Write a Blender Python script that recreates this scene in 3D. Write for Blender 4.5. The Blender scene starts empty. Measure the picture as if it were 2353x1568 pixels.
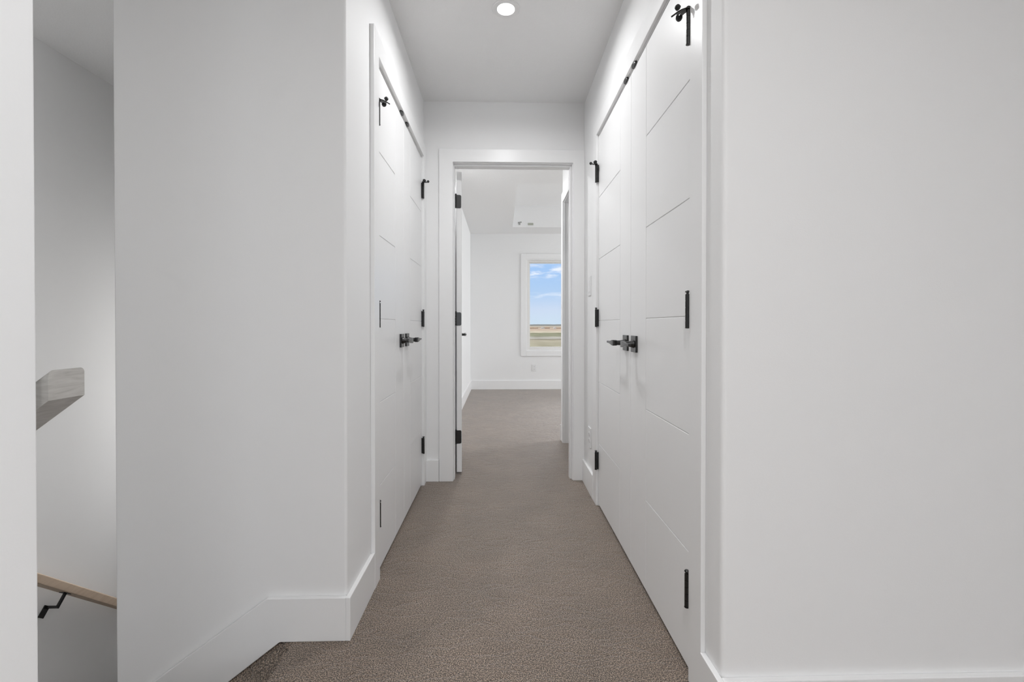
import bpy, bmesh, math, random
from mathutils import Vector, Matrix
R = math.radians
scene = bpy.context.scene
col = scene.collection

# ------------------------------------------------------------------ camera
cd = bpy.data.cameras.new('camera'); cam = bpy.data.objects.new('camera', cd); col.objects.link(cam)
cd.sensor_width = 36.0; cd.lens = 36.0 * 1038.0 / 2353.0
cd.shift_y = -(784.0 - 755.3) / 2353.0
cd.clip_start = 0.02; cd.clip_end = 6000
cam.location = (0, 0, 1.0)
cam.rotation_euler = (math.pi / 2 - 0.007, 0, -math.atan(26.0 / 1038.0))
scene.camera = cam

# ------------------------------------------------------------------ exposure
vs = scene.view_settings
vs.view_transform = 'Standard'; vs.look = 'None'; vs.gamma = 1.0; vs.exposure = 0.12
vs.use_curve_mapping = False

# ------------------------------------------------------------------ sky
world = bpy.data.worlds.new('sky'); scene.world = world; world.use_nodes = True
wt = world.node_tree; wt.nodes.clear()
def wn(t, **k):
    n = wt.nodes.new(t)
    for a, b in k.items(): setattr(n, a, b)
    return n
tc = wn('ShaderNodeTexCoord'); sep = wn('ShaderNodeSeparateXYZ')
wt.links.new(tc.outputs['Generated'], sep.inputs[0])
ramp = wn('ShaderNodeValToRGB')
e = ramp.color_ramp.elements
e[0].position = 0.0; e[0].color = (0.58, 0.72, 0.84, 1)
e[1].position = 1.0; e[1].color = (2.75, 2.75, 2.8, 1)
for p_, c_ in ((0.035, (0.57, 0.68, 0.85, 1)), (0.07, (0.42, 0.60, 0.85, 1)), (0.13, (0.34, 0.55, 0.88, 1)), (0.17, (0.6, 0.75, 1.0, 1)), (0.3, (2.75, 2.75, 2.85, 1))):
    k = e.new(p_); k.color = c_
wt.links.new(sep.outputs['Z'], ramp.inputs[0])
mp = wn('ShaderNodeMapping'); mp.inputs['Scale'].default_value = (16.0, 16.0, 60.0); mp.inputs['Location'].default_value = (3.1, 0.4, 2.35)
wt.links.new(tc.outputs['Generated'], mp.inputs[0])
nz = wn('ShaderNodeTexNoise'); nz.inputs['Scale'].default_value = 1.6; nz.inputs['Detail'].default_value = 8; nz.inputs['Roughness'].default_value = 0.55
wt.links.new(mp.outputs[0], nz.inputs['Vector'])
cr = wn('ShaderNodeValToRGB'); cr.color_ramp.elements[0].position = 0.44; cr.color_ramp.elements[1].position = 0.62
wt.links.new(nz.outputs['Fac'], cr.inputs[0])
band = wn('ShaderNodeValToRGB'); be = band.color_ramp.elements      # clouds lie in a few layers above the horizon
be[0].position = 0.0; be[0].color = (0, 0, 0, 1); be[1].position = 1.0; be[1].color = (0.8, 0.8, 0.8, 1)
for p_, c_ in ((0.058, 0.0), (0.064, 0.75), (0.068, 0.75), (0.073, 0.0), (0.098, 0.0), (0.110, 1.0), (0.125, 1.0), (0.133, 0.35), (0.2, 0.8)):
    k = be.new(p_); k.color = (c_, c_, c_, 1)
wt.links.new(sep.outputs['Z'], band.inputs[0])
mu = wn('ShaderNodeMath', operation='MULTIPLY'); wt.links.new(cr.outputs[0], mu.inputs[0]); wt.links.new(band.outputs[0], mu.inputs[1])
mx = wn('ShaderNodeMixRGB', blend_type='LIGHTEN'); mx.inputs['Color2'].default_value = (0.80, 0.86, 0.97, 1)
wt.links.new(mu.outputs[0], mx.inputs['Fac']); wt.links.new(ramp.outputs[0], mx.inputs['Color1'])
bg = wn('ShaderNodeBackground'); wt.links.new(mx.outputs[0], bg.inputs[0]); bg.inputs[1].default_value = 1.0
wo = wn('ShaderNodeOutputWorld'); wt.links.new(bg.outputs[0], wo.inputs[0])

def area(name, loc, rot, sx, sy, power, color=(1, 1, 1)):
    l = bpy.data.lights.new(name, 'AREA'); l.shape = 'RECTANGLE'; l.size = sx; l.size_y = sy
    l.energy = power; l.color = color
    o = bpy.data.objects.new(name, l); col.objects.link(o); o.location = loc; o.rotation_euler = rot
    return o
NEUT = (0.985, 0.993, 1.0)
# fill lights added outside the unseen windows of landing, bedroom side and stairwell
area('fill_landing_back', (0.9, -4.32, 1.45), (R(90), 0, 0), 1.7, 1.6, 20, NEUT)
area('fill_landing_side', (3.42, -2.5, 1.45), (R(90), 0, R(90)), 2.3, 1.6, 96, NEUT)
area('fill_bedroom_side', (4.45, 5.6, 1.3), (R(104), 0, R(90)), 2.3, 1.7, 108, (0.975, 0.99, 1.0))
area('fill_stairwell', (-1.76, 4.3, 0.6), (R(90), 0, R(180)), 0.85, 1.3, 28, (1, 0.98, 0.96))
sd = bpy.data.lights.new('sun', 'SUN'); sd.energy = 0.1; sd.angle = R(1.5); sd.color = (1, 0.95, 0.86)
so = bpy.data.objects.new('sun', sd); col.objects.link(so)
so.rotation_euler = Vector((-0.75, -0.25, 0.75)).to_track_quat('Z', 'Y').to_euler()

# ------------------------------------------------------------------ materials
def mat(name, color, rough=0.6, metallic=0.0, spec=0.5, sheen=0.0):
    m = bpy.data.materials.new(name); m.use_nodes = True
    b = m.node_tree.nodes['Principled BSDF']
    b.inputs['Base Color'].default_value = (*color, 1); b.inputs['Roughness'].default_value = rough
    b.inputs['Metallic'].default_value = metallic; b.inputs['Specular IOR Level'].default_value = spec
    b.inputs['Sheen Weight'].default_value = sheen
    return m
def nodes(m):
    nt = m.node_tree; return nt, nt.nodes['Principled BSDF']
def bump(m, scale, strength, dist, detail=3, stretch=(1, 1, 1)):
    nt, b = nodes(m)
    t = nt.nodes.new('ShaderNodeTexCoord'); mp = nt.nodes.new('ShaderNodeMapping'); mp.inputs['Scale'].default_value = stretch
    n = nt.nodes.new('ShaderNodeTexNoise'); n.inputs['Scale'].default_value = scale; n.inputs['Detail'].default_value = detail
    bp = nt.nodes.new('ShaderNodeBump'); bp.inputs['Strength'].default_value = strength; bp.inputs['Distance'].default_value = dist
    nt.links.new(t.outputs['Object'], mp.inputs[0]); nt.links.new(mp.outputs[0], n.inputs['Vector'])
    nt.links.new(n.outputs['Fac'], bp.inputs['Height']); nt.links.new(bp.outputs[0], b.inputs['Normal'])
    return m
M = {}
M['wall'] = bump(mat('wall_paint', (0.91, 0.91, 0.91), 0.62, spec=0.35), 240, 0.12, 0.001)
M['ceiling'] = bump(mat('ceiling_texture', (0.91, 0.91, 0.91), 0.85, spec=0.2), 150, 0.55, 0.003, 5)
M['trim'] = mat('trim_paint', (0.92, 0.92, 0.92), 0.33, spec=0.45)
M['door'] = bump(mat('door_paint', (0.92, 0.92, 0.92), 0.38, spec=0.45), 60, 0.05, 0.001, 4, (1, 1, 0.08))
M['black'] = mat('black_metal', (0.006, 0.006, 0.006), 0.27, 0.0, 0.65)
M['rubber'] = mat('black_rubber', (0.014, 0.014, 0.014), 0.6)
M['plastic'] = mat('white_plastic', (0.86, 0.86, 0.86), 0.3)
M['slot'] = mat('slot_shadow', (0.12, 0.12, 0.12), 0.6)
M['vinyl'] = mat('window_vinyl', (0.84, 0.83, 0.81), 0.4)
M['beige'] = mat('beige_plate', (0.46, 0.47, 0.41), 0.6)
M['greyplate'] = mat('grey_plate', (0.33, 0.33, 0.32), 0.6)
M['concrete'] = mat('subfloor', (0.4, 0.38, 0.35), 0.9)

def carpet():
    m = mat('carpet_pile', (0.2, 0.16, 0.13), 0.5, spec=0.6, sheen=0.38)
    nt, b = nodes(m)
    b.inputs['Sheen Roughness'].default_value = 0.42
    b.inputs['Sheen Tint'].default_value = (0.95, 0.96, 0.97, 1)
    N = nt.nodes.new; L = nt.links.new
    t = N('ShaderNodeTexCoord')
    v = N('ShaderNodeTexNoise'); v.inputs['Scale'].default_value = 300; v.inputs['Detail'].default_value = 3; v.inputs['Roughness'].default_value = 0.6
    L(t.outputs['Object'], v.inputs['Vector'])
    r = N('ShaderNodeValToRGB'); r.color_ramp.interpolation = 'LINEAR'
    e = r.color_ramp.elements
    e[0].position = 0.40; e[0].color = (0.022, 0.014, 0.009, 1)
    e[1].position = 0.61; e[1].color = (0.56, 0.44, 0.335, 1)
    k = e.new(0.5); k.color = (0.140, 0.100, 0.070, 1)
    L(v.outputs['Fac'], r.inputs[0])
    # broad tone drift of the yarn
    n2 = N('ShaderNodeTexNoise'); n2.inputs['Scale'].default_value = 5; n2.inputs['Detail'].default_value = 4
    L(t.outputs['Object'], n2.inputs['Vector'])
    r2 = N('ShaderNodeValToRGB'); r2.color_ramp.elements[0].position = 0.3; r2.color_ramp.elements[0].color = (0.86, 0.86, 0.86, 1)
    r2.color_ramp.elements[1].position = 0.7; r2.color_ramp.elements[1].color = (1.1, 1.09, 1.1, 1)
    L(n2.outputs['Fac'], r2.inputs[0])
    mx = N('ShaderNodeMixRGB'); mx.blend_type = 'MULTIPLY'; mx.inputs['Fac'].default_value = 1
    L(r.outputs[0], mx.inputs['Color1']); L(r2.outputs[0], mx.inputs['Color2'])
    # ripples: thin creases in the pile, running mostly across the hall
    mp = N('ShaderNodeMapping'); mp.inputs['Scale'].default_value = (0.55, 1.25, 1)
    L(t.outputs['Object'], mp.inputs[0])
    n3 = N('ShaderNodeTexNoise'); n3.inputs['Scale'].default_value = 13; n3.inputs['Detail'].default_value = 5; n3.inputs['Distortion'].default_value = 0.8
    L(mp.outputs[0], n3.inputs['Vector'])
    r3 = N('ShaderNodeValToRGB'); e3 = r3.color_ramp.elements
    e3[0].position = 0.445; e3[0].color = (1, 1, 1, 1); e3[1].position = 0.555; e3[1].color = (1, 1, 1, 1)
    k = e3.new(0.5); k.color = (0.0, 0.0, 0.0, 1)
    L(n3.outputs['Fac'], r3.inputs[0])
    L(mx.outputs[0], b.inputs['Base Color'])
    b1 = N('ShaderNodeBump'); b1.inputs['Strength'].default_value = 0.28; b1.inputs['Distance'].default_value = 0.010
    L(r3.outputs[0], b1.inputs['Height'])
    b2 = N('ShaderNodeBump'); b2.inputs['Strength'].default_value = 0.6; b2.inputs['Distance'].default_value = 0.004
    L(v.outputs['Fac'], b2.inputs['Height']); L(b1.outputs[0], b2.inputs['Normal']); L(b2.outputs[0], b.inputs['Normal'])
    return m
M['carpet'] = carpet()

def wood(name, c1, c2, axis_stretch):
    m = mat(name, c1, 0.5, spec=0.3)
    nt, b = nodes(m); N = nt.nodes.new; L = nt.links.new
    t = N('ShaderNodeTexCoord'); mp = N('ShaderNodeMapping'); mp.inputs['Scale'].default_value = axis_stretch
    n = N('ShaderNodeTexNoise'); n.inputs['Scale'].default_value = 6; n.inputs['Detail'].default_value = 6; n.inputs['Distortion'].default_value = 1.2
    r = N('ShaderNodeValToRGB'); r.color_ramp.elements[0].color = (*c1, 1); r.color_ramp.elements[1].color = (*c2, 1)
    r.color_ramp.elements[0].position = 0.3; r.color_ramp.elements[1].position = 0.7
    L(t.outputs['Object'], mp.inputs[0]); L(mp.outputs[0], n.inputs['Vector']); L(n.outputs['Fac'], r.inputs[0]); L(r.outputs[0], b.inputs['Base Color'])
    return m
M['oak_tan'] = wood('tan_oak', (0.56, 0.435, 0.325), (0.66, 0.53, 0.41), (8, 1, 8))
M['oak_grey'] = wood('grey_washed_oak', (0.42, 0.405, 0.38), (0.56, 0.545, 0.52), (3, 3, 22))

def glass():
    m = bpy.data.materials.new('window_glass'); m.use_nodes = True; nt = m.node_tree; nt.nodes.clear()
    o = nt.nodes.new('ShaderNodeOutputMaterial'); mix = nt.nodes.new('ShaderNodeMixShader'); tr = nt.nodes.new('ShaderNodeBsdfTransparent')
    gl = nt.nodes.new('ShaderNodeBsdfGlossy'); gl.inputs['Roughness'].default_value = 0.02; fr = nt.nodes.new('ShaderNodeFresnel'); fr.inputs[0].default_value = 1.45
    nt.links.new(fr.outputs[0], mix.inputs[0]); nt.links.new(tr.outputs[0], mix.inputs[1]); nt.links.new(gl.outputs[0], mix.inputs[2]); nt.links.new(mix.outputs[0], o.inputs[0])
    return m
M['glass'] = glass()
def lamp_glow():
    m = bpy.data.materials.new('lamp_lens'); m.use_nodes = True; nt = m.node_tree
    b = nt.nodes['Principled BSDF']; b.inputs['Base Color'].default_value = (0.9, 0.9, 0.9, 1)
    b.inputs['Emission Color'].default_value = (1, 0.99, 0.97, 1); b.inputs['Emission Strength'].default_value = 4.0
    return m
M['lens'] = lamp_glow()

def field():
    m = mat('field_ground', (0.4, 0.38, 0.3), 1.0, spec=0.0)
    nt, b = nodes(m); N = nt.nodes.new; L = nt.links.new
    t = N('ShaderNodeTexCoord'); s = N('ShaderNodeSeparateXYZ'); L(t.outputs['Object'], s.inputs[0])
    # wobble of the field boundaries
    nn = N('ShaderNodeTexNoise'); nn.inputs['Scale'].default_value = 0.03; nn.inputs['Detail'].default_value = 5
    L(t.outputs['Object'], nn.inputs['Vector'])
    a1 = N('ShaderNodeMath'); a1.operation = 'MULTIPLY_ADD'; a1.inputs[1].default_value = 0.10; a1.inputs[2].default_value = 0.95
    L(nn.outputs['Fac'], a1.inputs[0])
    my = N('ShaderNodeMath'); my.operation = 'MULTIPLY'; L(s.outputs['Y'], my.inputs[0]); L(a1.outputs[0], my.inputs[1])
    dv = N('ShaderNodeMath'); dv.operation = 'DIVIDE'; dv.inputs[0].default_value = 4567.0 / 60.0; L(my.outputs[0], dv.inputs[1])
    r = N('ShaderNodeValToRGB'); e = r.color_ramp.elements
    bands = [(0, (0.36, 0.35, 0.31)), (3.0, (0.44, 0.41, 0.35)), (5.0, (0.30, 0.24, 0.19)), (6.0, (0.46, 0.40, 0.33)), (9.0, (0.44, 0.35, 0.28)), (13.5, (0.50, 0.45, 0.37)),
             (16.5, (0.52, 0.49, 0.40)), (18.0, (0.22, 0.23, 0.16)), (25.0, (0.25, 0.26, 0.19)), (27.0, (0.36, 0.36, 0.33)), (31.0, (0.37, 0.37, 0.34)), (32.5, (0.22, 0.20, 0.16)),
             (34.0, (0.36, 0.34, 0.27)), (45.0, (0.36, 0.35, 0.27)), (56, (0.30, 0.30, 0.22))]
    e[0].position = 0; e[0].color = (*bands[0][1], 1); e[1].position = 1; e[1].color = (0.3, 0.29, 0.22, 1)
    for p_, c_ in bands[1:]:
        k = e.new(p_ / 60.0); k.color = (*c_, 1)
    L(dv.outputs[0], r.inputs[0])
    n2 = N('ShaderNodeTexNoise'); n2.inputs['Scale'].default_value = 0.35; n2.inputs['Detail'].default_value = 8
    mpp = N('ShaderNodeMapping'); mpp.inputs['Scale'].default_value = (0.5, 0.12, 1); L(t.outputs['Object'], mpp.inputs[0]); L(mpp.outputs[0], n2.inputs['Vector'])
    r2 = N('ShaderNodeValToRGB'); r2.color_ramp.elements[0].position = 0.35; r2.color_ramp.elements[0].color = (0.40, 0.39, 0.36, 1); r2.color_ramp.elements[1].position = 0.65; r2.color_ramp.elements[1].color = (0.56, 0.55, 0.53, 1)
    L(n2.outputs['Fac'], r2.inputs[0])
    mx = N('ShaderNodeMixRGB'); mx.blend_type = 'MULTIPLY'; mx.inputs['Fac'].default_value = 1
    L(r.outputs[0], mx.inputs['Color1']); L(r2.outputs[0], mx.inputs['Color2']); L(mx.outputs[0], b.inputs['Base Color'])
    return m
M['field'] = field()
M['far_trees'] = mat('far_tree_line', (0.19, 0.20, 0.19), 1.0, spec=0)
M['shed'] = mat('shed_metal', (0.42, 0.41, 0.39), 0.7)
M['shed_roof'] = mat('shed_roof', (0.3, 0.2, 0.17), 0.7)
M['hedge'] = mat('hedge_brown', (0.24, 0.18, 0.13), 1.0, spec=0)

# ------------------------------------------------------------------ helpers
def box(bm, x0, x1, y0, y1, z0, z1):
    vs_ = [bm.verts.new((x, y, z)) for x in (x0, x1) for y in (y0, y1) for z in (z0, z1)]
    for f in ((0, 1, 3, 2), (4, 6, 7, 5), (0, 4, 5, 1), (2, 3, 7, 6), (0, 2, 6, 4), (1, 5, 7, 3)):
        bm.faces.new([vs_[i] for i in f])
def prism(bm, pts, fn, h0, h1):
    a = [bm.verts.new(fn(p[0], p[1], h0)) for p in pts]; b = [bm.verts.new(fn(p[0], p[1], h1)) for p in pts]
    n = len(pts); bm.faces.new(a); bm.faces.new(b[::-1])
    for i in range(n): bm.faces.new((a[i], a[(i + 1) % n], b[(i + 1) % n], b[i]))
def cyl(bm, p0, p1, r0, r1=None, seg=16):
    r1 = r0 if r1 is None else r1
    p0 = Vector(p0); p1 = Vector(p1); d = (p1 - p0).normalized()
    u = d.orthogonal().normalized(); v = d.cross(u)
    A = []; B = []
    for i in range(seg):
        t = 2 * math.pi * i / seg; o = u * math.cos(t) + v * math.sin(t)
        A.append(bm.verts.new(p0 + o * r0)); B.append(bm.verts.new(p1 + o * r1))
    for i in range(seg): bm.faces.new((A[i], A[(i + 1) % seg], B[(i + 1) % seg], B[i]))
    bm.faces.new(A[::-1]); bm.faces.new(B)
def lathe(bm, center, axis, prof, seg=32):
    c = Vector(center); d = Vector(axis).normalized(); u = d.orthogonal().normalized(); v = d.cross(u)
    rings = []
    for r, h in prof:
        rings.append([bm.verts.new(c + d * h + (u * math.cos(2 * math.pi * i / seg) + v * math.sin(2 * math.pi * i / seg)) * max(r, 1e-5)) for i in range(seg)])
    for a, b in zip(rings, rings[1:]):
        for i in range(seg): bm.faces.new((a[i], a[(i + 1) % seg], b[(i + 1) % seg], b[i]))
    bm.faces.new(rings[0][::-1]); bm.faces.new(rings[-1])
def loft(bm, rings):
    R_ = [[bm.verts.new(p) for p in r] for r in rings]; n = len(R_[0])
    for a, b in zip(R_, R_[1:]):
        for i in range(n): bm.faces.new((a[i], a[(i + 1) % n], b[(i + 1) % n], b[i]))
    bm.faces.new(R_[0][::-1]); bm.faces.new(R_[-1])
def link(name, bm, m, parent=None, base=(0, 0, 0), bevel=0.0, smooth=False, seg=2):
    """base = world position of the object's origin; a child shares its top parent's origin"""
    bmesh.ops.recalc_face_normals(bm, faces=bm.faces)
    b = Vector(base)
    if parent is not None: b = world_base(parent)
    for v in bm.verts: v.co -= b
    me = bpy.data.meshes.new(name); bm.to_mesh(me); bm.free()
    if m: me.materials.append(M[m])
    o = bpy.data.objects.new(name, me); col.objects.link(o)
    if parent is not None: o.parent = parent
    else: o.location = b
    if bevel:
        md = o.modifiers.new('bevel', 'BEVEL'); md.width = bevel; md.segments = seg; md.limit_method = 'ANGLE'; md.angle_limit = R(40)
    if smooth:
        for p in me.polygons: p.use_smooth = True
        if hasattr(me, 'set_sharp_from_angle'): me.set_sharp_from_angle(angle=R(38))
    return o
def world_base(o):
    v = Vector(o.location)
    while o.parent: o = o.parent; v += Vector(o.location)
    return v
def empty(name, loc):
    o = bpy.data.objects.new(name, None); col.objects.link(o); o.location = loc; return o
def tag(o, label, cat, kind=None, group=None):
    o['label'] = label; o['category'] = cat
    if kind: o['kind'] = kind
    if group: o['group'] = group
    return o
def BM(): return bmesh.new()
XY = lambda a, b, h: (a, b, h)
XZ = lambda a, b, h: (a, h, b)       # polygon in x,z, thickness along y
YZ = lambda a, b, h: (h, a, b)       # polygon in y,z, thickness along x
def rounded(pts):
    """pts: (x, y) or (x, y, r): round the corners that carry a radius"""
    out = []; n = len(pts)
    for i, p in enumerate(pts):
        if len(p) == 2: out.append(p); continue
        P = Vector(p[:2]); r = p[2]
        a = (Vector(pts[i - 1][:2]) - P).normalized(); b = (Vector(pts[(i + 1) % n][:2]) - P).normalized()
        c = P + (a + b) * r
        for k in range(9):
            t = k / 8 * math.pi / 2
            out.append(tuple(c - b * r * math.cos(t) - a * r * math.sin(t)))
    return out
def casing(bm, plane, face, along, z_top, w, inner, outer_lo, outer_hi):
    pass

# ------------------------------------------------------------------ dimensions
CZ = 2.43            # ceiling
XL, XR = -0.491, 0.540          # corridor walls
YE = 2.905           # end wall of the corridor
YLF, YRF = 1.45, 1.087          # front walls left and right of the corridor
CT = 0.013           # casing thickness
BH = 0.138           # baseboard height

# ------------------------------------------------------------------ walls
def wall(name, bm, label, m='wall'):
    return tag(link(name, bm, m), label, 'wall', 'structure')

b = BM()   # left: front wall, corridor pier and the closet's outer wall in one turn
prism(b, rounded([(-1.214, YLF, 0.006), (XL, YLF, 0.009), (XL, 1.775), (-0.60, 1.775), (-0.60, 1.56), (-1.10, 1.56), (-1.10, YE), (-1.214, YE)]), XY, -2.7, CZ)
wall('wall_left', b, 'white wall left of the hallway, turning from the stairs into the hallway')
b = BM(); box(b, -0.60, XL, 1.775, 2.835, 2.065, CZ); box(b, -0.60, XL, 2.835, YE, 0.0, CZ)
wall('wall_left_closet', b, 'white wall strip above and beyond the left closet doors')
b = BM()
prism(b, rounded([(XR, YRF, 0.012), (XR, 1.237), (0.65, 1.237), (0.65, 1.197), (3.3, 1.197), (3.3, YRF)]), XY, 0.0, CZ)
wall('wall_right', b, 'broad blank white wall on the right, facing the viewer')
b = BM(); box(b, XR, 0.65, 1.237, 2.495, 2.065, CZ); box(b, XR, 0.65, 2.495, YE, 0.0, CZ); box(b, 1.30, 1.41, 1.197, YE, 0, CZ)
wall('wall_right_closet', b, 'white wall strip above and beyond the tall closet doors on the right')
b = BM(); Y0, Y1 = YE, 3.015
box(b, -1.1, -0.320, Y0, Y1, 0, CZ); box(b, 0.480, 4.3, Y0, Y1, 0, CZ); box(b, -0.320, 0.480, Y0, Y1, 2.062, CZ)
wall('wall_end', b, 'white end wall of the hallway around the bedroom doorway')
# bedroom
b = BM(); box(b, -0.582, -0.472, 3.015, 7.06, 0, CZ)
wall('wall_bedroom_left', b, 'white left wall of the bedroom seen past the open door')
b = BM(); wx0, wx1, wz0, wz1 = 0.402, 1.96, 0.604, 2.034
box(b, -0.582, wx0, 7.06, 7.22, -0.3, 2.9); box(b, wx1, 4.3, 7.06, 7.22, -0.3, 2.9); box(b, wx0, wx1, 7.06, 7.22, -0.3, wz0); box(b, wx0, wx1, 7.06, 7.22, wz1, 2.9)
wall('wall_bedroom_far', b, 'white far wall of the bedroom holding the window')
b = BM(); SX = 0.5365
box(b, SX, 0.645, 3.015, 3.075, 0, CZ); box(b, SX, 0.645, 3.828, 3.905, 0, CZ); box(b, SX, 0.645, 3.075, 3.828, 2.062, CZ)
box(b, 0.645, 4.3, 3.795, 3.905, 0, CZ)
wall('wall_bedroom_right', b, 'short white wall just inside the bedroom on the right, with a cased opening')
b = BM(); box(b, 4.2, 4.3, 3.905, 4.5, 0, 2.9); box(b, 4.2, 4.3, 6.7, 7.06, 0, 2.9); box(b, 4.2, 4.3, 4.5, 6.7, 0, 0.5); box(b, 4.2, 4.3, 4.5, 6.7, 2.1, 2.9); wall('wall_bedroom_side', b, 'white side wall of the bedroom out on the right')
# stairwell
b = BM(); box(b, -2.42, -2.31, 0.55, 4.2, -2.7, CZ); wall('wall_stair', b, 'grey-shaded stairwell wall behind the wooden handrail')
b = BM(); box(b, -2.31, -2.16, 4.05, 4.2, -2.7, CZ); box(b, -1.36, -1.1, 4.05, 4.2, -2.7, CZ); box(b, -2.16, -1.36, 4.05, 4.2, -2.7, 0.0); box(b, -2.16, -1.36, 4.05, 4.2, 1.2, CZ); box(b, -1.214, -1.1, YE, 4.05, -2.7, CZ); wall('wall_stair_end', b, 'end wall at the foot of the stairwell')  # side wall added to block sky light; opening cut for the added window
b = BM(); prism(b, rounded([(-0.66, 0.66, 0.004), (-2.31, 0.66), (-2.31, 0.55), (-0.66, 0.55, 0.004)]), XY, -2.7, CZ)
wall('wall_near_left', b, 'white wall end at the left edge of the picture beside the stairs')
b = BM(); box(b, -0.6545, -0.60, 0.66, YLF, -2.7, -0.2505); wall('wall_under_stair', b, 'added unseen wall below the landing edge, closing the stairwell against stray light')  # added out of sight to keep world light out of the stairwell
# landing room behind the viewpoint
b = BM(); box(b, -3.3, -3.2, -4.2, 0.55, 0, CZ); box(b, -3.3, -2.42, 0.55, 0.66, 0, CZ); wall('wall_landing_left', b, 'left wall of the landing room')
b = BM(); box(b, 3.2, 3.3, -4.2, YRF, 0, 0.65); box(b, 3.2, 3.3, -4.2, YRF, 2.2, CZ); box(b, 3.2, 3.3, -4.2, -3.6, 0.65, 2.2); box(b, 3.2, 3.3, -1.4, YRF, 0.65, 2.2)
wall('wall_landing_right', b, 'right wall of the landing room with an added window')
b = BM(); box(b, -3.3, 3.3, -4.2, -4.1, 0, 0.65); box(b, -3.3, 3.3, -4.2, -4.1, 2.2, CZ); box(b, -3.3, 0.1, -4.2, -4.1, 0.65, 2.2); box(b, 1.7, 3.3, -4.2, -4.1, 0.65, 2.2)
wall('wall_landing_back', b, 'back wall of the landing room with an added wide window')

# ------------------------------------------------------------------ ceiling with the bedroom's tray
b = BM(); tx0, tx1, ty0, ty1, tz = 0.172, 3.0, 4.557, 6.575, 2.742
for q in ((-3.3, 4.3, -4.2, ty0), (-3.3, 4.3, ty1, 7.06), (-3.3, tx0, ty0, ty1), (tx1, 4.3, ty0, ty1)):
    box(b, q[0], q[1], q[2], q[3], CZ, CZ + 0.06)
for q in ((tx0 - 0.05, tx0, ty0, ty1), (tx1, tx1 + 0.05, ty0, ty1), (tx0 - 0.05, tx1 + 0.05, ty0 - 0.05, ty0), (tx0 - 0.05, tx1 + 0.05, ty1, ty1 + 0.05)):
    box(b, q[0], q[1], q[2], q[3], CZ + 0.06, tz)
box(b, -3.3, 4.3, -4.2, 7.06, tz, tz + 0.1)
tag(link('ceiling', b, 'ceiling'), 'white textured ceiling, stepped up into a tray in the bedroom', 'ceiling', 'structure')

# ------------------------------------------------------------------ carpeted floor
b = BM()
NX = -0.655
box(b, -3.2, 3.2, -4.1, 0.55, -0.25, 0); box(b, NX, 3.2, 0.55, YRF, -0.25, 0); box(b, NX, XR, YRF, 1.237, -0.25, 0)
box(b, NX, XR, 1.237, YLF, -0.25, 0); box(b, XL, XR, YLF, YE, -0.25, 0)
box(b, XR, 1.3, 1.237, YE, -0.25, 0); box(b, -1.1, XL, 1.785, YE, -0.25, 0)
box(b, -0.32, 0.48, YE, 3.015, -0.25, 0); box(b, -0.472, 4.2, 3.015, 7.06, -0.25, 0)
tag(link('floor', b, 'carpet'), 'brown-grey cut pile carpet running down the hallway into the bedroom', 'carpet', 'structure')

# ------------------------------------------------------------------ stairs going down on the left
st = empty('carpeted_stairs', (-1.0, 1.05, -0.54))
tag(st, 'brown carpeted stairs dropping away at the lower left corner of the landing', 'stairs')
rz, run = 0.18, 0.245
b = BM()
prof = [(NX, -0.28), (NX, 0.0 - 0.001)]
x = NX; z = 0.0
pts = [(x, -0.001)]
for i in range(3):
    z -= rz; pts.append((x, z))
    nx = x - run if i < 2 else -2.309
    pts.append((nx, z)); x = nx
pts += [(-2.309, -0.75), (NX, -0.75)]
prism(b, pts, XZ, 0.661, YLF - 0.001)
link('upper_flight', b, 'carpet', st)
b = BM(); pts = []; y = YLF; z = -0.54
pts.append((y, z))
for i in range(10):
    z -= 0.19; pts.append((y, z)); y += 0.216; pts.append((y, z))
pts += [(y, -2.69), (YLF, -2.69)]
prism(b, pts, YZ, -2.309, -1.216)
link('lower_flight', b, 'carpet', st)
b = BM()   # carpet eased down from the landing's edge against the wall
sl, sy = 0.75, 0.9
def zf(x, y): return sl * (x + 0.697) - sy * (YLF - y)
N1, N2 = 14, 6
grid = []
for i in range(N1 + 1):
    xx = NX - (NX + 0.905) * 0 - i * (0.25 / N1) + 0.0
    row = []
    for j in range(N2 + 1):
        yy = YLF - 0.001 - j * 0.14 / N2
        zz = min(zf(xx, yy), -0.002)
        zz = max(zz, -0.178)
        row.append(bm_v := b.verts.new((xx, yy, zz)))
    grid.append(row)
for i in range(N1):
    for j in range(N2): b.faces.new((grid[i][j], grid[i + 1][j], grid[i + 1][j + 1], grid[i][j + 1]))
rim = [grid[i][0] for i in range(N1 + 1)] + [grid[N1][j] for j in range(1, N2 + 1)] + [grid[i][N2] for i in range(N1 - 1, -1, -1)] + [grid[0][j] for j in range(N2 - 1, 0, -1)]
low = [b.verts.new((v.co.x, v.co.y, -0.179)) for v in rim]
for i in range(len(rim)): b.faces.new((rim[i], rim[(i + 1) % len(rim)], low[(i + 1) % len(rim)], low[i]))
link('carpet_fold', b, 'carpet', st, smooth=True)
b = BM(); box(b, -2.31, -1.209, YLF, 4.05, -2.8, -2.7); box(b, -2.42, 0.0, 0.55, YLF, -2.8, -2.7)
tag(link('floor_lower', b, 'carpet'), 'floor of the storey below at the foot of the stairs', 'floor', 'structure')

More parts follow.
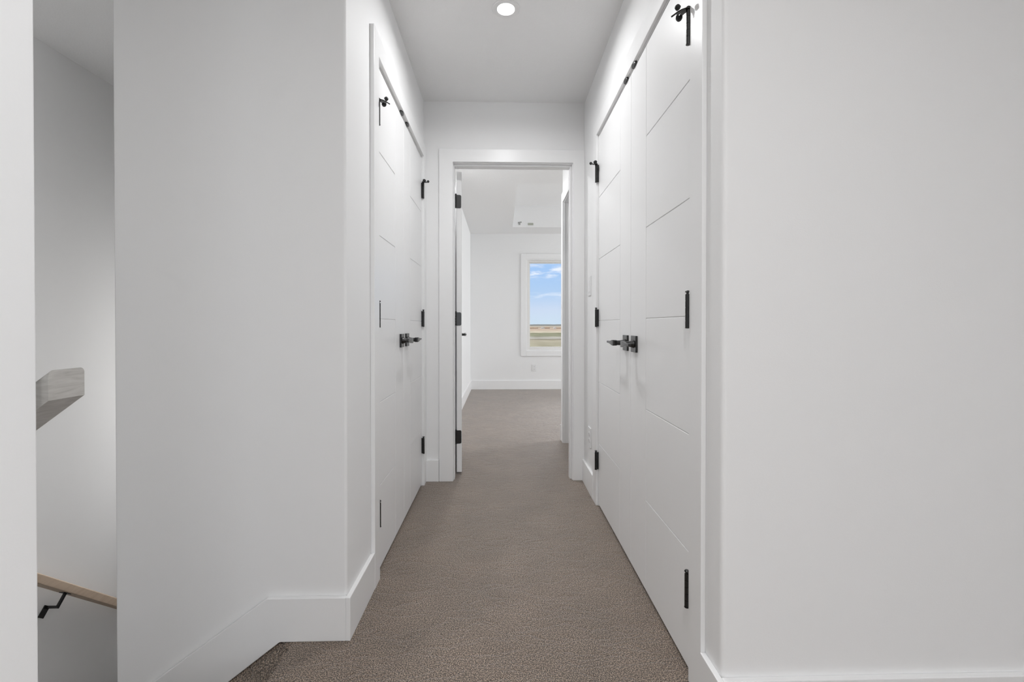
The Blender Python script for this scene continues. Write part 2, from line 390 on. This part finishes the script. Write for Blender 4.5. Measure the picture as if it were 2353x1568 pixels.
# ------------------------------------------------------------------ baseboards
def base(name, bm, label): return tag(link(name, bm, 'trim', bevel=0.002), label, 'baseboard', 'structure')
BT = 0.015
b = BM()
prism(b, [(XL - 0.0, 0.0), (XL, BH), (-0.737, BH), (-1.212, BH - 0.732 * 0.475), (-1.212, -0.732 * 0.515 - 0.02), (-0.697, 0.0)], XZ, YLF - BT, YLF)
base('baseboard_stair', b, 'white baseboard under the left front wall, bending down along the stairs')
b = BM(); box(b, XL, XL + BT, YLF - BT, 1.718, 0, BH)
base('baseboard_left', b, 'short white baseboard wrapping the left hallway corner up to the closet casing')
b = BM(); box(b, XL + BT, -0.396, YE - BT, YE, 0, BH)
base('baseboard_end', b, 'small white baseboard piece left of the bedroom doorway')
b = BM(); box(b, XR - BT, XR, 2.575, YE - CT, 0, BH)
base('baseboard_right', b, 'short white baseboard between bedroom doorway and right closet casing')
b = BM(); box(b, XR - BT, XR, YRF - BT, 1.1725, 0, BH); box(b, XR, 3.2, YRF - BT, YRF, 0, BH)
base('baseboard_right_front', b, 'white baseboard at the foot of the broad right wall')
b = BM(); box(b, -0.472, -0.472 + BT, 3.015, 7.06, 0, BH)
base('baseboard_bedroom_left', b, 'white baseboard on the left wall of the bedroom')
b = BM(); box(b, -0.472 + BT, 4.2, 7.06 - BT, 7.06, 0, BH)
base('baseboard_bedroom_far', b, 'long white baseboard below the bedroom window')
b = BM(); box(b, SX - BT - 0.004, 4.2, 3.905, 3.905 + BT, 0, BH)
base('baseboard_bedroom_right', b, 'white baseboard end peeking past the inner bedroom wall corner')

b = BM(); box(b, -2.42, -0.66, 0.55 - BT, 0.55, 0, BH); box(b, -0.66, -0.66 + BT, 0.55 - BT, 0.654, 0, BH)
base('baseboard_near_left', b, 'white baseboard around the near wall end beside the stairs')
b = BM(); box(b, 3.2 - BT, 3.2, -4.1, YRF - BT, 0, BH)
base('baseboard_landing_right', b, 'white baseboard on the right wall of the landing room')
b = BM(); box(b, -3.2, 3.2 - BT, -4.1, -4.1 + BT, 0, BH)
base('baseboard_landing_back', b, 'white baseboard on the back wall of the landing room')
# ------------------------------------------------------------------ casings and jambs
def trim(name, bm, label, bev=0.0015): return tag(link(name, bm, 'trim', bevel=bev), label, 'door trim', 'structure')
def U(b, fn, a0, a1, o0, o1, zi, zo, h0, h1):
    """three-sided casing drawn as one outline, so no joints show"""
    prism(b, [(o0, 0), (a0, 0), (a0, zi), (a1, zi), (a1, 0), (o1, 0), (o1, zo), (o0, zo)], fn, h0, h1)
def ux(b, s, xw, y0i, y1i, y0o, y1o, zi, zo, depth=0.10, CT=CT):
    """casing (U on the hall side of a wall whose face is at xw, facing s) and jamb lining"""
    xa, xb = sorted((xw, xw + s * CT))
    U(b, YZ, y0i, y1i, y0o, y1o, zi, zo, xa, xb)
    xa, xb = sorted((xw, xw - s * depth))
    box(b, xa, xb, y0i - 0.013, y0i + 0.005, 0, zi); box(b, xa, xb, y1i - 0.005, y1i + 0.013, 0, zi); box(b, xa, xb, y0i - 0.013, y1i + 0.013, zi - 0.005, zi + 0.013)
# ball catch strikes: rounded black plates let into the head
def strike(parent, xw, s, yc):
    b = BM(); r = 0.0115; L_ = 0.013
    pts = []
    for k in range(13):
        t = math.pi * k / 12
        pts.append((xw - s * 0.001 + s * CT * 1.02 * math.sin(t) ** 0.6, yc - 0.024 * math.cos(t)))
    prism(b, pts, XY, 2.0432, 2.0499)
    link('ball_catch', b, 'black', parent)['label'] = 'black ball catch strike in the head of the frame'
b = BM(); ux(b, 1, XL, 1.786, 2.822, 1.716, YE - 0.0005, 2.05, 2.135, CT=0.016)
t1 = trim('trim_1', b, 'white casing and frame around the left closet doors')
strike(t1, XL, 1, 2.245); strike(t1, XL, 1, 2.372)
b = BM(); ux(b, -1, XR, 1.252, 2.485, 1.173, 2.572, 2.05, 2.135)
t2 = trim('trim_2', b, 'white casing and frame around the right closet doors')
strike(t2, XR, -1, 1.808); strike(t2, XR, -1, 1.925)
b = BM(); fo = YE - CT
U(b, XZ, -0.305, 0.465, -0.393, XR - 0.0005, 2.043, 2.125, fo, YE)
box(b, -0.3195, -0.3035, YE, 3.015, 0, 2.038); box(b, 0.460, 0.4795, YE, 3.015, 0, 2.038); box(b, -0.3195, 0.4795, YE, 3.015, 2.038, 2.0615)
box(b, -0.3035, -0.2985, 2.925, 2.975, 0, 2.027); box(b, 0.449, 0.460, 2.925, 2.975, 0, 2.027); box(b, -0.3035, 0.460, 2.925, 2.975, 2.027, 2.038)
U(b, XZ, -0.305, 0.465, -0.393, SX - 0.001, 2.043, 2.125, 3.015, 3.027)
trim('trim_3', b, 'white casing and frame around the bedroom doorway')
b = BM(); x0 = SX - CT
U(b, YZ, 3.09, 3.815, 3.028, 3.9045, 2.045, 2.130, x0, SX)
box(b, SX, 0.644, 3.0755, 3.095, 0, 2.04); box(b, SX, 0.644, 3.81, 3.8275, 0, 2.04); box(b, SX, 0.644, 3.0755, 3.8275, 2.04, 2.0615)
box(b, 0.575, 0.61, 3.095, 3.106, 0, 2.03); box(b, 0.575, 0.61, 3.799, 3.81, 0, 2.03); box(b, 0.575, 0.61, 3.095, 3.81, 2.03, 2.04)
trim('trim_4', b, 'white casing of the opening in the short wall inside the bedroom')

# ------------------------------------------------------------------ doors
def frame_fn(origin, t, n):
    o = Vector(origin); t = Vector(t); n = Vector(n)
    return lambda u, v, w: tuple(o + t * u + n * v + Vector((0, 0, w)))      # u along the leaf, v out of its face, w up
def tbox(b, F, u0, u1, v0, v1, w0, w1):
    vs_ = [b.verts.new(F(u, v, w)) for u in (u0, u1) for v in (v0, v1) for w in (w0, w1)]
    for f in ((0, 1, 3, 2), (4, 6, 7, 5), (0, 4, 5, 1), (2, 3, 7, 6), (0, 2, 6, 4), (1, 5, 7, 3)): b.faces.new([vs_[i] for i in f])
def leaf(name, F, W, groove, label, base_pt, H0=0.012, H1=2.040, both=False, hinge_in=0.0):
    b = BM(); g = 0.0011; d = 0.0022; T = 0.035
    tbox(b, F, 0, W, -T + (d if both else 0), -d, H0, H1)
    zs = [H0] + [0.010 + 0.3385 * k for k in range(1, 6)] + [H1]
    faces = [(-d - 0.0003, 0)] + ([(-T, -T + d + 0.0003)] if both else [])
    for v0, v1 in faces:
        tbox(b, F, groove + g, W, v0, v1, H0, H1)
        for i in range(6):
            tbox(b, F, hinge_in, groove - g, v0, v1, zs[i] + (g if i else 0), zs[i + 1] - (g if i < 5 else 0))
    o = link(name, b, 'door', base=base_pt, bevel=0.0012, seg=1)
    return tag(o, label, 'door', 'structure')
def knuckle_hinge(door, F, zc, stop=False, top=False, Hh=0.094):
    """butt hinge: barrel of five knuckles proud of the face with the leaf edges going into the gap"""
    b = BM(); vc = 0.0150 if F(0, 1, 0)[0] < F(0, 0, 0)[0] else 0.0125; uc = -0.0015; r = 0.0062
    z0 = zc - Hh / 2
    for i in range(5):
        a = z0 + i * Hh / 5
        cyl(b, F(uc, vc, a + 0.0005), F(uc, vc, a + Hh / 5 - 0.0005), r, seg=18)
    cyl(b, F(uc, vc, z0), F(uc, vc, z0 + Hh), r * 0.86, seg=12)
    tbox(b, F, -0.0030, -0.0002, -0.02, vc, z0, z0 + Hh)
    h = link('hinge', b, 'black', door, smooth=True)
    b = BM()
    lathe(b, F(uc, vc, z0 + Hh), (0, 0, 1), [(0.0035, 0), (0.0035, 0.004), (0.0068, 0.005), (0.0068, 0.0075), (0.0045, 0.010), (0.0, 0.0105)], 16)
    lathe(b, F(uc, vc, z0), (0, 0, -1), [(0.0068, 0), (0.0068, 0.002), (0.003, 0.003)], 16)
    link('hinge_pin', b, 'black', h, smooth=True)
    if stop:
        b = BM(); zt = z0 + Hh + 0.0025
        cyl(b, F(uc, vc, zt - 0.0022), F(uc, vc, zt + 0.0022), 0.0088, seg=20)
        # curved bracket: out of the wall, then along the door
        path = [(0.0, 0.012, 0), (0.004, 0.022, -0.001), (0.010, 0.030, -0.002), (0.016, 0.034, -0.002)]
        rings = []
        for (u, v, w), hw in zip(path, (0.0075, 0.0065, 0.0055, 0.005)):
            rings.append([F(uc + u - hw * 0.7, vc + v - 0.0065 + hw * 0.5, zt + w - 0.0016), F(uc + u + hw * 0.7, vc + v - 0.0065 - hw * 0.5, zt + w - 0.0016),
                          F(uc + u + hw * 0.7, vc + v - 0.0065 - hw * 0.5, zt + w + 0.0016), F(uc + u - hw * 0.7, vc + v - 0.0065 + hw * 0.5, zt + w + 0.0016)])
        loft(b, rings)
        rings = []
        for (u, v), hw in zip(((0.004, 0.004), (0.016, 0.010), (0.028, 0.0125)), (0.006, 0.0055, 0.004)):
            rings.append([F(uc + u, vc + v - hw, zt - 0.0016), F(uc + u, vc + v + hw, zt - 0.0016), F(uc + u, vc + v + hw, zt + 0.0016), F(uc + u, vc + v - hw, zt + 0.0016)])
        loft(b, rings)
        cyl(b, F(uc + 0.010, vc + 0.024, zt), F(uc + 0.030, vc + 0.036, zt - 0.001), 0.0024, seg=10)
        s = link('door_stop', b, 'black', h, smooth=True)
        b = BM()
        def pad(c, ax, r, L_):
            lathe(b, c, ax, [(r * 0.4, -L_ * 0.2), (r * 0.95, 0), (r, L_ * 0.45), (r * 0.8, L_ * 0.85), (r * 0.35, L_)], 18)
        o0 = Vector(F(0, 0, 0)); tv = Vector(F(1, 0, 0)) - o0; nv = Vector(F(0, 1, 0)) - o0
        pad(F(uc + 0.002, vc + 0.026, zt + 0.003), nv * 0.6 - tv * 0.2 + Vector((0, 0, 0.35)), 0.0078, 0.012)
        pad(F(uc + 0.030, vc + 0.014, zt), tv * 1.0 - nv * 0.35, 0.0095, 0.014)
        link('bumper', b, 'rubber', h, smooth=True)
    return h
def lever(door, F, uc, zc, du):
    """square rose, neck and flat tapering lever pointing along du"""
    b = BM(); a = 0.033
    tbox(b, F, uc - a, uc + a, 0, 0.0085, zc - a, zc + a)
    h = link('door_handle', b, 'black', door, bevel=0.0012)
    b = BM()
    lathe(b, F(uc, 0.0085, zc), Vector(F(uc, 1, zc)) - Vector(F(uc, 0, zc)), [(0.0165, 0), (0.0155, 0.004), (0.0125, 0.011), (0.0105, 0.022), (0.0100, 0.042)], 24)
    link('neck', b, 'black', h, smooth=True)
    b = BM(); rings = []
    for u, v, hv, hw, w in ((-0.012, 0.050, 0.0055, 0.0105, 0), (0.0, 0.052, 0.0080, 0.0125, 0), (0.022, 0.054, 0.0070, 0.0115, 0), (0.050, 0.055, 0.0062, 0.0065, 0.0005), (0.072, 0.055, 0.0060, 0.0048, 0.001), (0.112, 0.054, 0.0060, 0.0042, 0.0015)):
        uu = uc + du * u
        rings.append([F(uu, v - hv, zc + w - hw), F(uu, v + hv, zc + w - hw), F(uu, v + hv, zc + w + hw), F(uu, v - hv, zc + w + hw)])
    loft(b, rings)
    link('lever', b, 'black', h, bevel=0.0012)
    return h
HZ = (0.252, 1.041, 1.836)
def closet_leaf(name, F, W, groove, label, base_pt, handle_u, du, hinge_in=0.0):
    d = leaf(name, F, W, groove, label, base_pt, hinge_in=hinge_in)
    for i, z in enumerate(HZ): knuckle_hinge(d, F, z, stop=(i == 2))
    lever(d, F, handle_u, 0.925, du)
    return d
RX = XR + 0.0005; LX = XL - 0.0005
closet_leaf('door_1', frame_fn((LX, 1.794, 0), (0, 1, 0), (1, 0, 0)), 0.510, 2.122 - 1.794, 'white left closet door leaf nearer the viewer', (LX, 2.05, 0.012), 0.450, -1)
closet_leaf('door_2', frame_fn((LX, 2.814, 0), (0, -1, 0), (1, 0, 0)), 0.507, 2.814 - 2.471, 'white left closet door leaf farther down the hall', (LX, 2.56, 0.012), 0.447, -1)
closet_leaf('door_3', frame_fn((RX, 1.260, 0), (0, 1, 0), (-1, 0, 0)), 0.603, 1.670 - 1.260, 'white right closet door leaf nearer the viewer, largest door in view', (RX, 1.56, 0.012), 0.543, -1)
closet_leaf('door_4', frame_fn((RX, 2.477, 0), (0, -1, 0), (-1, 0, 0)), 0.611, 2.477 - 2.034, 'white right closet door leaf farther down the hall', (RX, 2.17, 0.012), 0.551, -1)
# bedroom door, swung into the bedroom a little past square
ang = R(97.2)
hx, hy = -0.296, 3.0405
tdir = (math.cos(math.pi - 0) * -math.cos(ang), math.sin(ang), 0)
tdir = (math.cos(ang), math.sin(ang), 0)
ndir = (-math.sin(ang), math.cos(ang), 0)      # face that closes towards the bedroom
Fb = frame_fn((hx, hy, 0), tdir, ndir)
d5 = leaf('door_5', Fb, 0.752, 0.55, 'white bedroom door swung open into the bedroom, seen edge-on', (hx, hy, 0.012), both=True, H1=2.03)
for z in (0.249, 1.043, 1.83):
    b = BM(); r = 0.010; hh = 0.0445
    pts = [(-0.034, z - hh)]
    for cx_, cz_, a0 in ((-0.0045 - 0.0, z - hh, None),): pts = []
    # leaf plate with two rounded corners let into the door's edge
    v0, v1 = -0.0315, 0.004
    def rc(cv, cz, a0): return [(cv + r * math.cos(a0 + k * math.pi / 12), cz + r * math.sin(a0 + k * math.pi / 12)) for k in range(7)]
    pl = [(v1, z - hh), (v1, z + hh)] + [(p0, p1) for p0, p1 in rc(v0 + r, z + hh - r, math.pi / 2)] + [(p0, p1) for p0, p1 in rc(v0 + r, z - hh + r, math.pi)]
    A = [b.verts.new(Fb(-0.002, p[0], p[1])) for p in pl]; B_ = [b.verts.new(Fb(0.0005, p[0], p[1])) for p in pl]
    b.faces.new(A); b.faces.new(B_[::-1])
    for i in range(len(pl)): b.faces.new((A[i], A[(i + 1) % len(pl)], B_[(i + 1) % len(pl)], B_[i]))
    for i in range(5): cyl(b, Fb(-0.004, 0.0045, z - hh + i * 0.0178 + 0.0004), Fb(-0.004, 0.0045, z - hh + (i + 1) * 0.0178 - 0.0004), 0.0055, seg=14)
    h = link('hinge', b, 'black', d5)
    b = BM(); lathe(b, Fb(-0.004, 0.0045, z + hh), (0, 0, 1), [(0.0035, 0), (0.006, 0.002), (0.006, 0.004), (0.003, 0.007)], 14)
    link('hinge_pin', b, 'black', h, smooth=True)
def lever_back(door, F, uc, zc, v_face, s):
    F2 = lambda u, v, w: F(u, v_face + s * v, w)
    return lever(door, F2, uc, zc, -1)
lever_back(d5, Fb, 0.692, 0.925, 0.0, 1)
lever_back(d5, Fb, 0.692, 0.925, -0.035, -1)
b = BM(); tbox(b, Fb, 0.7515, 0.754, -0.029, -0.006, 0.89, 0.96); link('latch_plate', b, 'black', d5)

# ------------------------------------------------------------------ window in the bedroom
wroot = empty('window_1', (1.18, 7.06, 0.52)); tag(wroot, 'white framed bedroom window looking over open fields', 'window', 'structure')
b = BM(); cx0, cx1, cz0, cz1 = 0.316, 2.045, 0.518, 2.121; ix0, ix1, iz0, iz1 = 0.399, 1.962, 0.601, 2.037; t0 = 7.06 - CT - 0.002
box(b, cx0, ix0, t0, 7.06, cz0, cz1); box(b, ix1, cx1, t0, 7.06, cz0, cz1); box(b, ix0, ix1, t0, 7.06, iz1, cz1); box(b, ix0, ix1, t0, 7.06, cz0, iz0)
link('casing', b, 'trim', wroot, bevel=0.002)
b = BM()
def frame4(b, x0, x1, z0, z1, w, y0, y1):
    box(b, x0, x0 + w, y0, y1, z0, z1); box(b, x1 - w, x1, y0, y1, z0, z1); box(b, x0 + w, x1 - w, y0, y1, z1 - w, z1); box(b, x0 + w, x1 - w, y0, y1, z0, z0 + w)
frame4(b, wx0, wx1, wz0, wz1, 0.012, 7.06, 7.20)
link('jamb', b, 'trim', wroot)
b = BM(); frame4(b, wx0 + 0.012, wx1 - 0.012, wz0 + 0.012, wz1 - 0.012, 0.032, 7.085, 7.15)
link('window_frame', b, 'vinyl', wroot, bevel=0.003)
b = BM(); frame4(b, wx0 + 0.044, wx1 - 0.044, wz0 + 0.044, wz1 - 0.044, 0.014, 7.105, 7.14)
link('glazing_bead', b, 'vinyl', wroot, bevel=0.002)
b = BM(); box(b, wx0 + 0.055, wx1 - 0.055, 7.120, 7.126, wz0 + 0.055, wz1 - 0.055)
link('pane', b, 'glass', wroot)

def plain_window(name, F, w, h, label):
    """F: u across, v out of the wall's room face, w up, from the opening's lower corner"""
    r = empty(name, F(w / 2, 0, 0)); tag(r, label, 'window', 'structure')
    def ring(b, m_, t, v0, v1):
        tbox(b, F, -m_, -m_ + t, v0, v1, -m_, h + m_); tbox(b, F, w + m_ - t, w + m_, v0, v1, -m_, h + m_)
        tbox(b, F, -m_ + t, w + m_ - t, v0, v1, -m_, -m_ + t); tbox(b, F, -m_ + t, w + m_ - t, v0, v1, h + m_ - t, h + m_)
    b = BM(); ring(b, 0.083, 0.083, 0, 0.014); link('casing', b, 'trim', r, bevel=0.002)
    b = BM(); ring(b, 0, 0.045, -0.075, -0.02); link('window_frame', b, 'vinyl', r, bevel=0.003)
    b = BM(); tbox(b, F, 0.044, w - 0.044, -0.050, -0.045, 0.044, h - 0.044); link('pane', b, 'glass', r)
plain_window('added_window_2', frame_fn((0.1, -4.1, 0.65), (1, 0, 0), (0, 1, 0)), 1.6, 1.55, 'added window in the back wall of the landing room, behind the viewer')  # added behind the camera to carry the back fill light
plain_window('added_window_3', frame_fn((3.2, -3.6, 0.65), (0, 1, 0), (-1, 0, 0)), 2.2, 1.55, 'added wide window in the right wall of the landing room, behind the viewer')  # unseen window, added for the side fill light
plain_window('added_window_4', frame_fn((4.2, 4.5, 0.5), (0, 1, 0), (-1, 0, 0)), 2.2, 1.6, 'added wide window in the side wall of the bedroom, out of view')  # unseen, put in so the bedroom fill light has an opening
plain_window('added_window_5', frame_fn((-2.16, 4.05, 0.0), (1, 0, 0), (0, -1, 0)), 0.8, 1.2, 'added narrow window in the end wall of the stairwell, out of view')  # unseen window added around the stairwell fill light

# ------------------------------------------------------------------ hall recessed light, and unseen fill lights added in its form
def recessed(x, y, power, label, spread=170):
    lr = empty('hall_or_fill_light', (x, y, CZ)); tag(lr, label, 'ceiling light')
    b = BM(); lathe(b, (x, y, CZ + 0.012), (0, 0, -1), [(0.050, 0), (0.0625, 0.0105), (0.0625, 0.0135), (0.0590, 0.0165), (0.0400, 0.0150), (0.0385, 0.0105), (0.0385, 0.002)], 64)
    link('trim_ring', b, 'plastic', lr, smooth=True)
    b = BM(); cyl(b, (x, y, CZ - 0.0005), (x, y, CZ - 0.0022), 0.0384, seg=48)
    link('lens', b, 'lens', lr)
    ld = bpy.data.lights.new('hall_or_fill_lamp', 'AREA'); ld.shape = 'DISK'; ld.size = 0.074; ld.energy = power; ld.spread = R(spread); ld.color = (0.985, 0.99, 1.0)
    lo = bpy.data.objects.new('hall_or_fill_lamp', ld); col.objects.link(lo); lo.location = (x, y, CZ - 0.0035)
recessed(0.024, 2.05, 6.5, 'small round white recessed light glowing in the hallway ceiling', 165)
recessed(0.024, -0.15, 12.5, 'unseen fill light added in the landing ceiling right above the viewer')  # added fill for the hall mouth and front walls
recessed(-1.35, -0.9, 19.0, 'unseen fill light added in the landing ceiling behind and left of the viewer')  # added fill reaching the right closet doors
recessed(1.25, -0.9, 4.0, 'unseen fill light added in the landing ceiling behind and right of the viewer')  # added fill reaching the left closet doors
recessed(-0.22, 3.80, 10.5, 'unseen fill light added just inside the bedroom doorway, hidden above the door head')  # added fill for the lower parts of the hall

# ------------------------------------------------------------------ switch and outlets
def cover(name, F, w, h, label, cat, kind):
    r = empty(name, F(0, 0, 0)); tag(r, label, cat)
    b = BM(); tbox(b, F, -w / 2, w / 2, 0, 0.0055, -h / 2, h / 2); link('cover_plate', b, 'plastic', r, bevel=0.002)
    if kind == 'switch':
        b = BM(); tbox(b, F, -0.017, 0.017, 0.0050, 0.0085, -0.034, 0.034); link('rocker', b, 'plastic', r, bevel=0.001)
    else:
        for dz in (0.019, -0.019):
            b = BM(); pts = [(0.0165 * math.cos(2 * math.pi * k / 20), dz + 0.0145 * math.sin(2 * math.pi * k / 20)) for k in range(20)]
            A = [b.verts.new(F(p[0], 0.005, p[1])) for p in pts]; B_ = [b.verts.new(F(p[0], 0.0072, p[1])) for p in pts]
            b.faces.new(A); b.faces.new(B_[::-1])
            for i in range(20): b.faces.new((A[i], A[(i + 1) % 20], B_[(i + 1) % 20], B_[i]))
            s_ = link('socket', b, 'plastic', r)
            b = BM(); tbox(b, F, -0.0075, -0.0055, 0.0070, 0.0076, dz - 0.004, dz + 0.005); tbox(b, F, 0.0055, 0.0075, 0.0070, 0.0076, dz - 0.004, dz + 0.005)
            cyl(b, F(0, 0.0070, dz - 0.009), F(0, 0.0076, dz - 0.009), 0.0025, seg=10)
            link('slots', b, 'slot', s_)
    for dz in ((-0.05, 0.05) if kind == 'switch' else (0.0,)):
        b = BM(); cyl(b, F(0, 0.005, dz), F(0, 0.0062, dz), 0.003, seg=10); link('screw', b, 'plastic', r)
    return r
cover('light_switch', frame_fn((XR, 2.718, 1.237), (0, 1, 0), (-1, 0, 0)), 0.072, 0.118, 'white wall switch beside the farther right closet hinge, above the low plate', 'switch', 'switch')
cover('power_outlet', frame_fn((XR, 2.712, 0.325), (0, 1, 0), (-1, 0, 0)), 0.072, 0.118, 'white low outlet on the right hallway wall just above the baseboard', 'outlet', 'outlet')
cover('power_outlet', frame_fn((0.525, 7.06, 0.336), (1, 0, 0), (0, -1, 0)), 0.072, 0.112, 'white outlet on the bedroom far wall under the window', 'outlet', 'outlet')

# small bits on the tray's far step
b = BM(); box(b, 0.395, 0.475, ty1 - 0.008, ty1, 2.458, 2.49)
tag(link('junction_plate', b, 'beige', base=(0.435, ty1, 2.458), bevel=0.003), 'small beige rectangular plate on the step of the bedroom tray ceiling', 'cover plate')
b = BM(); box(b, 0.262, 0.285, ty1 - 0.012, ty1, 2.462, 2.502); box(b, 0.276, 0.305, ty1 - 0.006, ty1, 2.495, 2.508); box(b, 0.252, 0.262, ty1 - 0.006, ty1, 2.49, 2.502)
tag(link('ceiling_clip', b, 'greyplate', base=(0.275, ty1, 2.462), bevel=0.002), 'tiny grey clip left of the beige plate on the tray ceiling step', 'clip')

# ------------------------------------------------------------------ handrails
hr = empty('handrail', (-0.70, 0.7465, 0.883)); tag(hr, 'pale grey-washed wooden handrail end sticking out from behind the near left wall', 'handrail')
b = BM(); y0, y1 = 0.716, 0.777; rx = -0.70
prof = rounded([(y0, 0.0), (y1, 0.0), (y1, 0.047, 0.008), (y0, 0.047, 0.008)])
rings = []
for xx, dz in ((rx, 0.0), (rx - 0.002, -0.0015), (rx - 1.15, -0.75 * 1.15)):
    rings.append([(xx, p[0], 0.883 + dz + p[1]) for p in prof])
loft(b, rings); link('rail', b, 'oak_grey', hr, smooth=True)
for xx in (-0.98, -1.7):
    zc = 0.883 + 0.75 * (xx - rx); b = BM()
    box(b, xx - 0.014, xx + 0.014, 0.66, 0.664, zc - 0.10, zc - 0.045)
    box(b, xx - 0.006, xx + 0.006, 0.664, 0.752, zc - 0.078, zc - 0.066); box(b, xx - 0.006, xx + 0.006, 0.74, 0.752, zc - 0.078, zc + 0.004)
    link('bracket', b, 'black', hr, bevel=0.001)

hr2 = empty('handrail', (-2.25, 2.2, -0.25)); tag(hr2, 'tan wooden handrail sloping down the stairwell wall on a black bracket', 'handrail')
b = BM(); sl2 = 0.88; xa, xb_ = -2.278, -2.228
def railz(y): return -0.262 - sl2 * (y - 2.245)
prof = rounded([(xa, 0.0), (xb_, 0.0, 0.004), (xb_, 0.054, 0.009), (xa, 0.054, 0.009)])
loft(b, [[(p[0], yy, railz(yy) + p[1]) for p in prof] for yy in (1.55, 3.9)])
link('rail', b, 'oak_tan', hr2, smooth=True)
def bracket2(yb):
    zb = railz(yb)
    b = BM(); th = math.atan(sl2); n = Vector((0, math.sin(th), math.cos(th))); d = Vector((0, math.cos(th), -math.sin(th))); X = Vector((1, 0, 0))
    def slab(c, ax, ay, az):
        c = Vector(c); loft(b, [[tuple(c + ax * i_ + ay * j_ + az * k_) for i_, j_ in ((-1, -1), (1, -1), (1, 1), (-1, 1))] for k_ in (-1, 1)])
    P0 = Vector((-2.253, yb, zb - 0.0015))
    slab(P0, X * 0.0145, d * 0.024, n * 0.002)                       # saddle under the rail
    E = P0 - n * 0.062
    slab((P0 + E) / 2, X * 0.006, d * 0.006, n * 0.031)              # stem square to the rail
    slab(Vector(((-2.247 - 2.309) / 2, E.y, E.z)), X * 0.031, d * 0.006, n * 0.006)
    slab(Vector((-2.3075, E.y, E.z)) - n * 0.020, X * 0.0024, d * 0.017, n * 0.027)   # wall plate
    link('bracket', b, 'black', hr2, bevel=0.001)['label'] = 'black metal bracket holding the rail'
bracket2(2.385); bracket2(3.5); bracket2(1.62)

# ------------------------------------------------------------------ outside
b = BM(); box(b, -2500, 2500, 12, 5000, -3.6, -3.4)
tag(link('field', b, 'field'), 'flat striped farm fields outside the window, tan and olive', 'field', 'structure')
random.seed(4)
b = BM(); pts = [(-2400, -3.4)]
for i in range(241): pts.append((-2400 + i * 20, 10.0 + random.uniform(-1, 1)))
pts.append((2400, -3.4)); prism(b, pts, XZ, 4300, 4320)
tag(link('tree_line', b, 'far_trees'), 'thin dark tree line along the horizon outside the window', 'tree line', 'stuff')
b = BM()
for i in range(60):
    x_ = -120 + i * 6 + random.uniform(-1.5, 1.5)
    if 52 < x_ < 60 or 69 < x_ < 75: continue
    h_ = random.uniform(1.2, 2.6)
    lathe(b, (x_, 620 + random.uniform(-6, 6), -3.4), (0, 0, 1), [(3.4, 0), (3.8, h_ * 0.4), (2.8, h_ * 0.8), (0.8, h_)], 8)
tag(link('hedgerow', b, 'hedge'), 'brown hedgerow across the far field outside the window', 'hedgerow', 'stuff')
for i, (x_, w_, lb) in enumerate(((56, 4.5, 'small white shed at the left of the far field outside the window'), (72, 3.2, 'second, smaller white shed in the far field outside the window'))):
    s_ = empty('farm_shed', (x_, 600, -3.4)); tag(s_, lb, 'shed', group=None)
    b = BM(); box(b, x_ - w_ / 2, x_ + w_ / 2, 597, 603, -3.4, -2.0); link('wall', b, 'shed', s_)
    b = BM(); prism(b, [(x_ - w_ / 2 - 0.3, -2.0), (x_ + w_ / 2 + 0.3, -2.0), (x_, -1.3)], XZ, 596.5, 603.5); link('roof', b, 'shed', s_)
